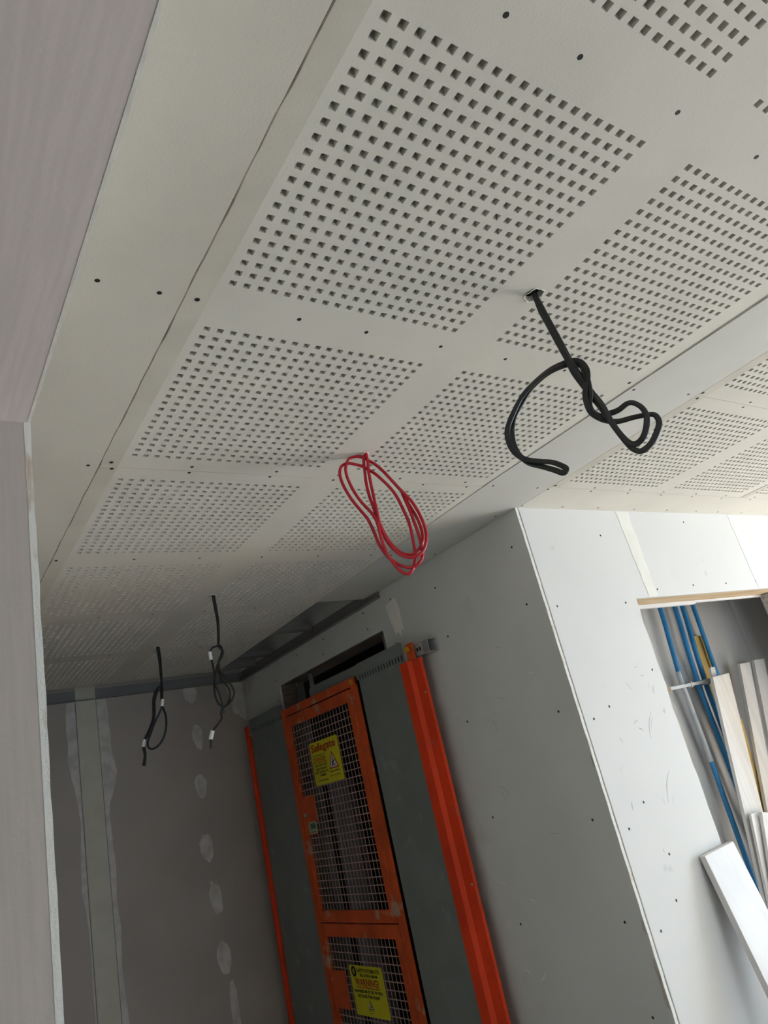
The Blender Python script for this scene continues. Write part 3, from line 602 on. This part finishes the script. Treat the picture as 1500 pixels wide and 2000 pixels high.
# ---------------------------------------------------------------- cables
def flat_prof(wd, th, k=9):
    """two cores side by side"""
    r = th / 2; c = wd / 2 - r; P = []
    for i in range(k): a = -math.pi / 2 + math.pi * i / (k - 1); P.append((c + r * math.cos(a), r * math.sin(a)))
    P.append((0, r * 0.78))
    for i in range(k): a = math.pi / 2 + math.pi * i / (k - 1); P.append((-c + r * math.cos(a), r * math.sin(a)))
    P.append((0, -r * 0.78)); return P
def mm(pts): return [(x / 1000, y / 1000, z / 1000) for x, y, z in pts]
def hdir(p): v = Vector((p[0] + 0.463, p[1] + 0.383, 0)).normalized(); return tuple(v)
BLACK_CABLE = [(566,332,2453),(567,332,2411),(569,328,2373),(572,324,2331),(570,316,2287),(571,314,2260),(583,313,2233),(588,306,2202),(584,295,2173),(587,291,2150),(593,287,2122),(601,283,2097),(604,277,2081),(611,268,2073),(621,253,2080),(630,241,2095),(638,234,2112),(640,236,2128),(636,245,2135),(622,266,2140),(606,288,2143),(595,304,2154),(583,313,2169),(573,312,2182),(572,309,2205),(577,303,2224),(583,298,2238),(587,297,2256),(589,304,2276),(586,316,2288),(578,328,2290),(558,348,2286),(537,374,2273),(520,399,2256),(503,417,2230),(492,433,2205),(491,441,2187),(491,440,2162),(493,431,2141),(501,420,2128),(515,405,2118),(526,390,2109),(534,379,2097),(537,374,2088),(533,380,2083),(526,390,2093),(516,405,2107),(508,422,2121),(503,430,2133),(498,436,2151),(497,438,2171),(499,434,2197),(507,425,2222),(517,411,2240),(530,391,2261),(545,368,2275),(561,349,2283),(579,329,2285),(589,316,2280),(590,306,2269),(585,301,2248),(580,299,2226),(577,302,2203),(576,310,2186),(585,314,2174),(594,308,2164),(604,297,2164),(611,281,2163),(617,266,2167),(620,255,2163),(623,245,2148),(624,243,2130),(620,249,2110),(614,259,2094),(608,272,2089),(599,279,2096),(592,285,2119),(585,287,2144),(583,291,2178),(592,307,2214),(589,312,2241),(577,312,2264),(575,316,2288),(574,321,2332),(571,325,2374),(569,329,2412),(569,328,2452)]
RED_CABLE = [(579,983,2456),(569,983,2431),(566,986,2399),(565,987,2367),(564,987,2330),(564,988,2297),(565,990,2273),(566,993,2249),(570,993,2229),(573,988,2202),(580,978,2175),(589,966,2155),(604,952,2143),(621,939,2144),(637,930,2158),(648,925,2186),(653,927,2215),(649,930,2252),(644,939,2287),(631,944,2312),(620,952,2337),(609,960,2364),(597,970,2394),(586,981,2417),(579,990,2429),(568,998,2443),(551,1004,2448),(538,1014,2447),(527,1019,2433),(522,1023,2415),(524,1024,2388),(531,1020,2353),(540,1013,2322),(549,1002,2295),(554,993,2274),(556,988,2255),(557,988,2235),(558,989,2213),(560,989,2194),(563,987,2168),(572,983,2142),(584,979,2120),(596,970,2107),(606,962,2111),(617,959,2128),(625,958,2147),(628,956,2176),(628,953,2208),(628,953,2239),(624,956,2269),(620,959,2296),(615,963,2321),(606,968,2344),(594,976,2369),(582,985,2391),(575,992,2402),(563,1003,2419),(545,1009,2427),(531,1019,2434),(518,1029,2431),(511,1035,2416),(510,1035,2392),(515,1032,2363),(523,1025,2330),(535,1016,2298),(545,1009,2272),(551,1008,2251),(554,1005,2228),(557,1003,2202),(565,998,2174),(576,992,2153),(590,982,2135),(604,968,2123),(618,954,2122),(630,944,2133),(635,941,2146),(642,945,2172),(642,945,2204),(640,947,2238),(636,948,2270),(634,952,2297),(633,955,2317),(633,956,2325),(636,956,2320),(638,953,2300),(643,949,2278),(649,944,2250),(652,941,2219),(649,941,2188),(638,948,2167),(622,959,2155),(603,971,2160),(589,980,2178),(579,989,2203),(575,996,2232),(571,998,2258),(566,997,2276),(562,996,2298),(559,998,2331),(559,998,2370),(562,996,2404),(565,993,2436),(570,990,2454)]
GREY_A1 = [(567,2848,2453),(568,2848,2408),(569,2847,2361),(568,2848,2314),(569,2847,2283),(568,2843,2257),(565,2844,2230),(561,2846,2197),(554,2848,2171),(540,2857,2145),(523,2862,2116),(509,2867,2086),(495,2866,2059),(488,2873,2038),(490,2872,2020),(504,2868,2011),(524,2862,2017),(545,2855,2037),(561,2850,2069),(569,2847,2106),(570,2847,2142),(564,2849,2170),(560,2854,2196),(562,2854,2226),(565,2853,2257),(563,2857,2272),(547,2859,2260),(532,2859,2234),(526,2861,2205),(523,2862,2169),(520,2867,2138),(508,2871,2108),(495,2874,2084),(481,2875,2063),(473,2878,2041),(470,2879,2018),(472,2878,1995),(468,2880,1970),(462,2881,1951)]
GREY_A2 = [(574,2846,2452),(575,2846,2401),(573,2846,2350),(571,2847,2307),(568,2852,2284),(556,2854,2261),(542,2856,2236),(533,2859,2207),(529,2860,2168),(523,2862,2134),(509,2862,2100),(496,2867,2076),(485,2874,2059),(478,2877,2037),(475,2877,2017),(476,2877,1994),(472,2878,1969),(467,2880,1948)]
GREY_B1 = [(569,2135,2449),(571,2134,2407),(573,2133,2352),(570,2134,2305),(566,2136,2266),(566,2131,2246),(576,2127,2234),(572,2129,2214),(561,2138,2198),(551,2145,2178),(542,2149,2148),(534,2149,2117),(532,2150,2082),(538,2148,2050),(548,2144,2037),(562,2138,2035),(580,2130,2047),(594,2125,2069),(593,2125,2091),(581,2130,2119),(567,2136,2145),(559,2144,2170),(561,2143,2196)]
GREY_B2 = [(573,2133,2448),(576,2132,2406),(577,2131,2351),(573,2133,2305),(568,2135,2269),(563,2142,2256),(546,2144,2253),(536,2149,2239),(534,2149,2223),(538,2148,2196),(538,2144,2163),(536,2144,2125),(541,2142,2095),(547,2140,2062),(549,2140,2037),(544,2145,2017),(542,2146,1993),(527,2152,1975),(512,2158,1960),(504,2162,1944),(500,2163,1926),(496,2165,1900)]
GREY_B3 = [(570,2141,2260),(577,2136,2243),(572,2140,2220),(559,2148,2191),(557,2148,2165),(562,2144,2131),(576,2137,2106),(583,2134,2082),(578,2137,2055),(564,2143,2034),(554,2141,2031),(551,2142,2010)]
t = empty('black_cable', (BLK[0], BLK[1], HC)); tag(t, 'thick black flat cable hanging in a knotted double loop from the perforated ceiling', 'cable')
b = MB(); b.tube(spline([(BLK[0] - 0.002, BLK[1], HC + 0.09)] + mm(BLACK_CABLE)[:-1] + [(BLK[0] + 0.005, BLK[1] + 0.002, HC + 0.012), (BLK[0] + 0.006, BLK[1] + 0.004, HC + 0.09)], 6), flat_prof(0.0112, 0.0056), ref=hdir(BLK), twist=lambda q: 0.55 * math.sin(q * 37))
b.build('sheath', M_BLACK, t, smooth=True)
t = empty('red_cable', (REDH[0], REDH[1], HC)); tag(t, 'bright red cable coiled in several loops hanging from the ceiling', 'cable')
b = MB(); b.tube(spline([(REDH[0] + 0.004, REDH[1], HC + 0.08)] + mm(RED_CABLE)[1:-1] + [(REDH[0] - 0.003, REDH[1], HC + 0.006), (REDH[0] - 0.003, REDH[1], HC + 0.08)], 6), circ(0.0041, 10))
b.build('sheath', M_RED, t, smooth=True)
def marker(parent, p, d, r):
    v = Vector(d).normalized() * 0.5; b = MB(); b.tube([Vector(p) - v * 0.030, Vector(p) + v * 0.030], circ(r, 10)); b.build('marker_sleeve', M_MARK, parent, smooth=False)
def at(pts, i): P = mm(pts); return P[i], tuple(Vector(P[min(i + 1, len(P) - 1)]) - Vector(P[i - 1]))
t = empty('charcoal_cable', (GRYA[0], GRYA[1], HC)); tag(t, 'charcoal cable loop with two white markers, the one nearer the taped joint', 'cable')
for pts, dx in ((GREY_A1, -0.003), (GREY_A2, 0.003)):
    b = MB(); b.tube(spline([(GRYA[0] + dx, GRYA[1], HC + 0.06)] + mm(pts)[1:], 5), flat_prof(0.0088, 0.0050), ref=hdir(GRYA), twist=lambda q: 0.5 * math.sin(q * 19)); b.build('sheath', M_GREYC, t, smooth=True)
p, d = at(GREY_A1, 7); marker(t, p, d, 0.0075); p, d = at(GREY_A1, 34); marker(t, p, d, 0.0085)
t = empty('charcoal_cable', (GRYB[0], GRYB[1], HC)); tag(t, 'charcoal cable twisted into a figure of eight with a long loose tail', 'cable')
for pts, dx in ((GREY_B1, -0.003), (GREY_B2, 0.003), (GREY_B3, 0)):
    head = [(GRYB[0] + dx, GRYB[1], HC + 0.06)] if dx else []
    b = MB(); b.tube(spline(head + mm(pts)[1 if dx else 0:], 5), flat_prof(0.0078, 0.0046), ref=hdir(GRYB), twist=lambda q: 0.6 * math.sin(q * 17)); b.build('sheath', M_GREYC, t, smooth=True)
p, d = at(GREY_B2, 8); marker(t, p, d, 0.0065); p, d = at(GREY_B2, 19); marker(t, p, d, 0.0075)

# ---------------------------------------------------------------- pipes and boards in the cupboard
PIPE_Y = 1.935
GPI = 'blue water pipes rising in the cupboard'
PX = (2.972, 3.106, 3.176, 3.275)
def cpipe(pts, r, m, parent, name='pipe'):
    b = MB(); b.tube(spline(pts, 4), circ(r, 12)); return b.build(name, m, parent, smooth=True)
t = empty('blue_pipe', (PX[0], PIPE_Y, 0)); tag(t, 'blue pipe with white overspray, the one by the near edge of the opening', 'pipe', GPI)
cpipe([(2.915, PIPE_Y, 0.002), (2.925, PIPE_Y, HC - 1.3), (2.931, PIPE_Y, HC - 1.02), (2.925, PIPE_Y, HC - 0.68), (2.945, PIPE_Y, HC - 0.48), (2.972, PIPE_Y, HC - 0.25), (2.975, PIPE_Y, HC + 0.1)], 0.0125, M_BLUE, t)
cpipe([(2.919, PIPE_Y - 0.004, HC - 0.60), (2.916, PIPE_Y - 0.005, HC - 0.68), (2.922, PIPE_Y - 0.005, HC - 0.98), (2.924, PIPE_Y - 0.003, HC - 1.05)], 0.0128, M_SLEEVE, t, 'white_overspray')
for i, lab in ((1, 'clean blue pipe, second from the near edge of the opening'), (2, 'blue pipe in front of the yellow timber'), (3, 'blue pipe farthest into the cupboard, behind the white batten end')):
    t = empty('blue_pipe', (PX[i], PIPE_Y, 0)); tag(t, lab, 'pipe', GPI)
    dx = (0, -0.045, -0.050, -0.02)[i]; r = (0, 0.0135, 0.0135, 0.012)[i]
    cpipe([(PX[i] + dx, PIPE_Y, 0.002), (PX[i] + dx, PIPE_Y, HC - 1.1), (PX[i] + dx, PIPE_Y, HC - 0.66), (PX[i], PIPE_Y, HC - 0.25), (PX[i], PIPE_Y, HC + 0.1)], r, M_BLUE, t)
st = empty('pipe_strut', (2.94, 1.90, HC - 0.67)); tag(st, 'pale horizontal strut clamping the blue pipes', 'strut')
b = MB(); b.box(2.765, 3.17, 1.897, 1.911, HC - 0.684, HC - 0.667); b.build('rail', M_STRUT, st, bevel=0.002)
for x in (2.925, 3.061, 3.126):
    b = MB(); b.box(x + 0.0145, x + 0.0225, 1.894, 1.94, HC - 0.690, HC - 0.662); b.build('pipe_clip', M_STRUT, st)
b = MB(); b.box(2.70, 2.765, 1.895, 1.93, HC - 0.700, HC - 0.662); b.build('timber_pad', mat('stained_pad', (0.46, 0.37, 0.28), 0.8, var=0.2, scale=20), st)

def leaner(name, P, yt, yb, th, m, label, group=None, cat='board'):
    """a board whose face outline is given as (x, z) pairs; its top lies at y=yt and its foot at y=yb"""
    zt = max(z for _, z in P); zb = min(z for _, z in P)
    f = lambda u, v, w_: (u, yb + (yt - yb) * (v - zb) / (zt - zb) - w_, v)
    b = MB(); b.prism(P, 0, th, f); o = b.build(name, m, None, bevel=0.0015)
    return tag(o, label, cat, group)
def lean_pts(xt0, xt1, zt0, zt1, xb0, xb1, zb=0.002): return [(xb0, zb), (xb1, zb), (xt1, zt1), (xt0, zt0)]
GB = 'offcut boards stored in the cupboard'
leaner('timber_batten', [(3.165, 0.002), (3.255, 0.002), (3.300, HC - 0.90), (3.296, HC - 0.62), (3.290, HC - 0.43), (3.229, HC - 0.424), (3.205, HC - 0.432), (3.185, HC - 0.70)], 1.976, 1.976, 0.016, M_OLD, 'yellowish timber batten upright behind the blue pipes', GB, 'timber')
leaner('timber_batten', lean_pts(3.185, 3.259, 1.552, 1.556, 2.856, 2.930), 1.906, 1.904, 0.012, M_OLD, 'yellowish timber batten leaning behind the widest white board', GB, 'timber')
leaner('loose_board', [(2.575, 0.002), (2.726, 0.002), (3.194, 1.790), (3.038, 1.785)], 1.847, 1.835, 0.018, M_BOARD, 'widest white board standing in front of the blue pipes', GB)
leaner('loose_board', [(2.648, 0.002), (2.680, 0.002), (3.132, 1.835), (3.091, 1.837)], 1.869, 1.857, 0.014, M_BOARD, 'thin white batten whose tip shows over the widest board', GB)
leaner('loose_board', [(2.701, 0.002), (2.789, 0.002), (3.499, 1.827), (3.396, 1.829)], 1.889, 1.877, 0.018, M_BOARD, 'white board leaning on the cupboard back, next to the timber batten', GB)
leaner('loose_board', [(2.833, 0.002), (2.881, 0.002), (3.656, 1.832), (3.547, 1.834)], 1.889, 1.877, 0.018, M_BOARD, 'white board leaning on the cupboard back, farthest from the pipes', GB)
leaner('loose_board', [(2.503, 0.002), (2.590, 0.002), (2.931, 1.152), (2.873, 1.153)], 1.807, 1.795, 0.014, M_BOARD, 'short white strip with a worn top in front of the widest board', GB)
leaner('loose_board', [(2.418, 0.002), (2.507, 0.002), (3.027, 1.123), (2.922, 1.149)], 1.783, 1.771, 0.016, M_BOARD, 'short square-topped white board at the edge of the view', GB)
leaner('leaning_board', [(1.692, 0.002), (1.866, 0.002), (1.908, 1.217), (1.734, 1.211)], YW - 0.002, YW - 0.002 - 0.236, 0.022, M_PLANK, 'long white board propped against the pale partition beside the opening')
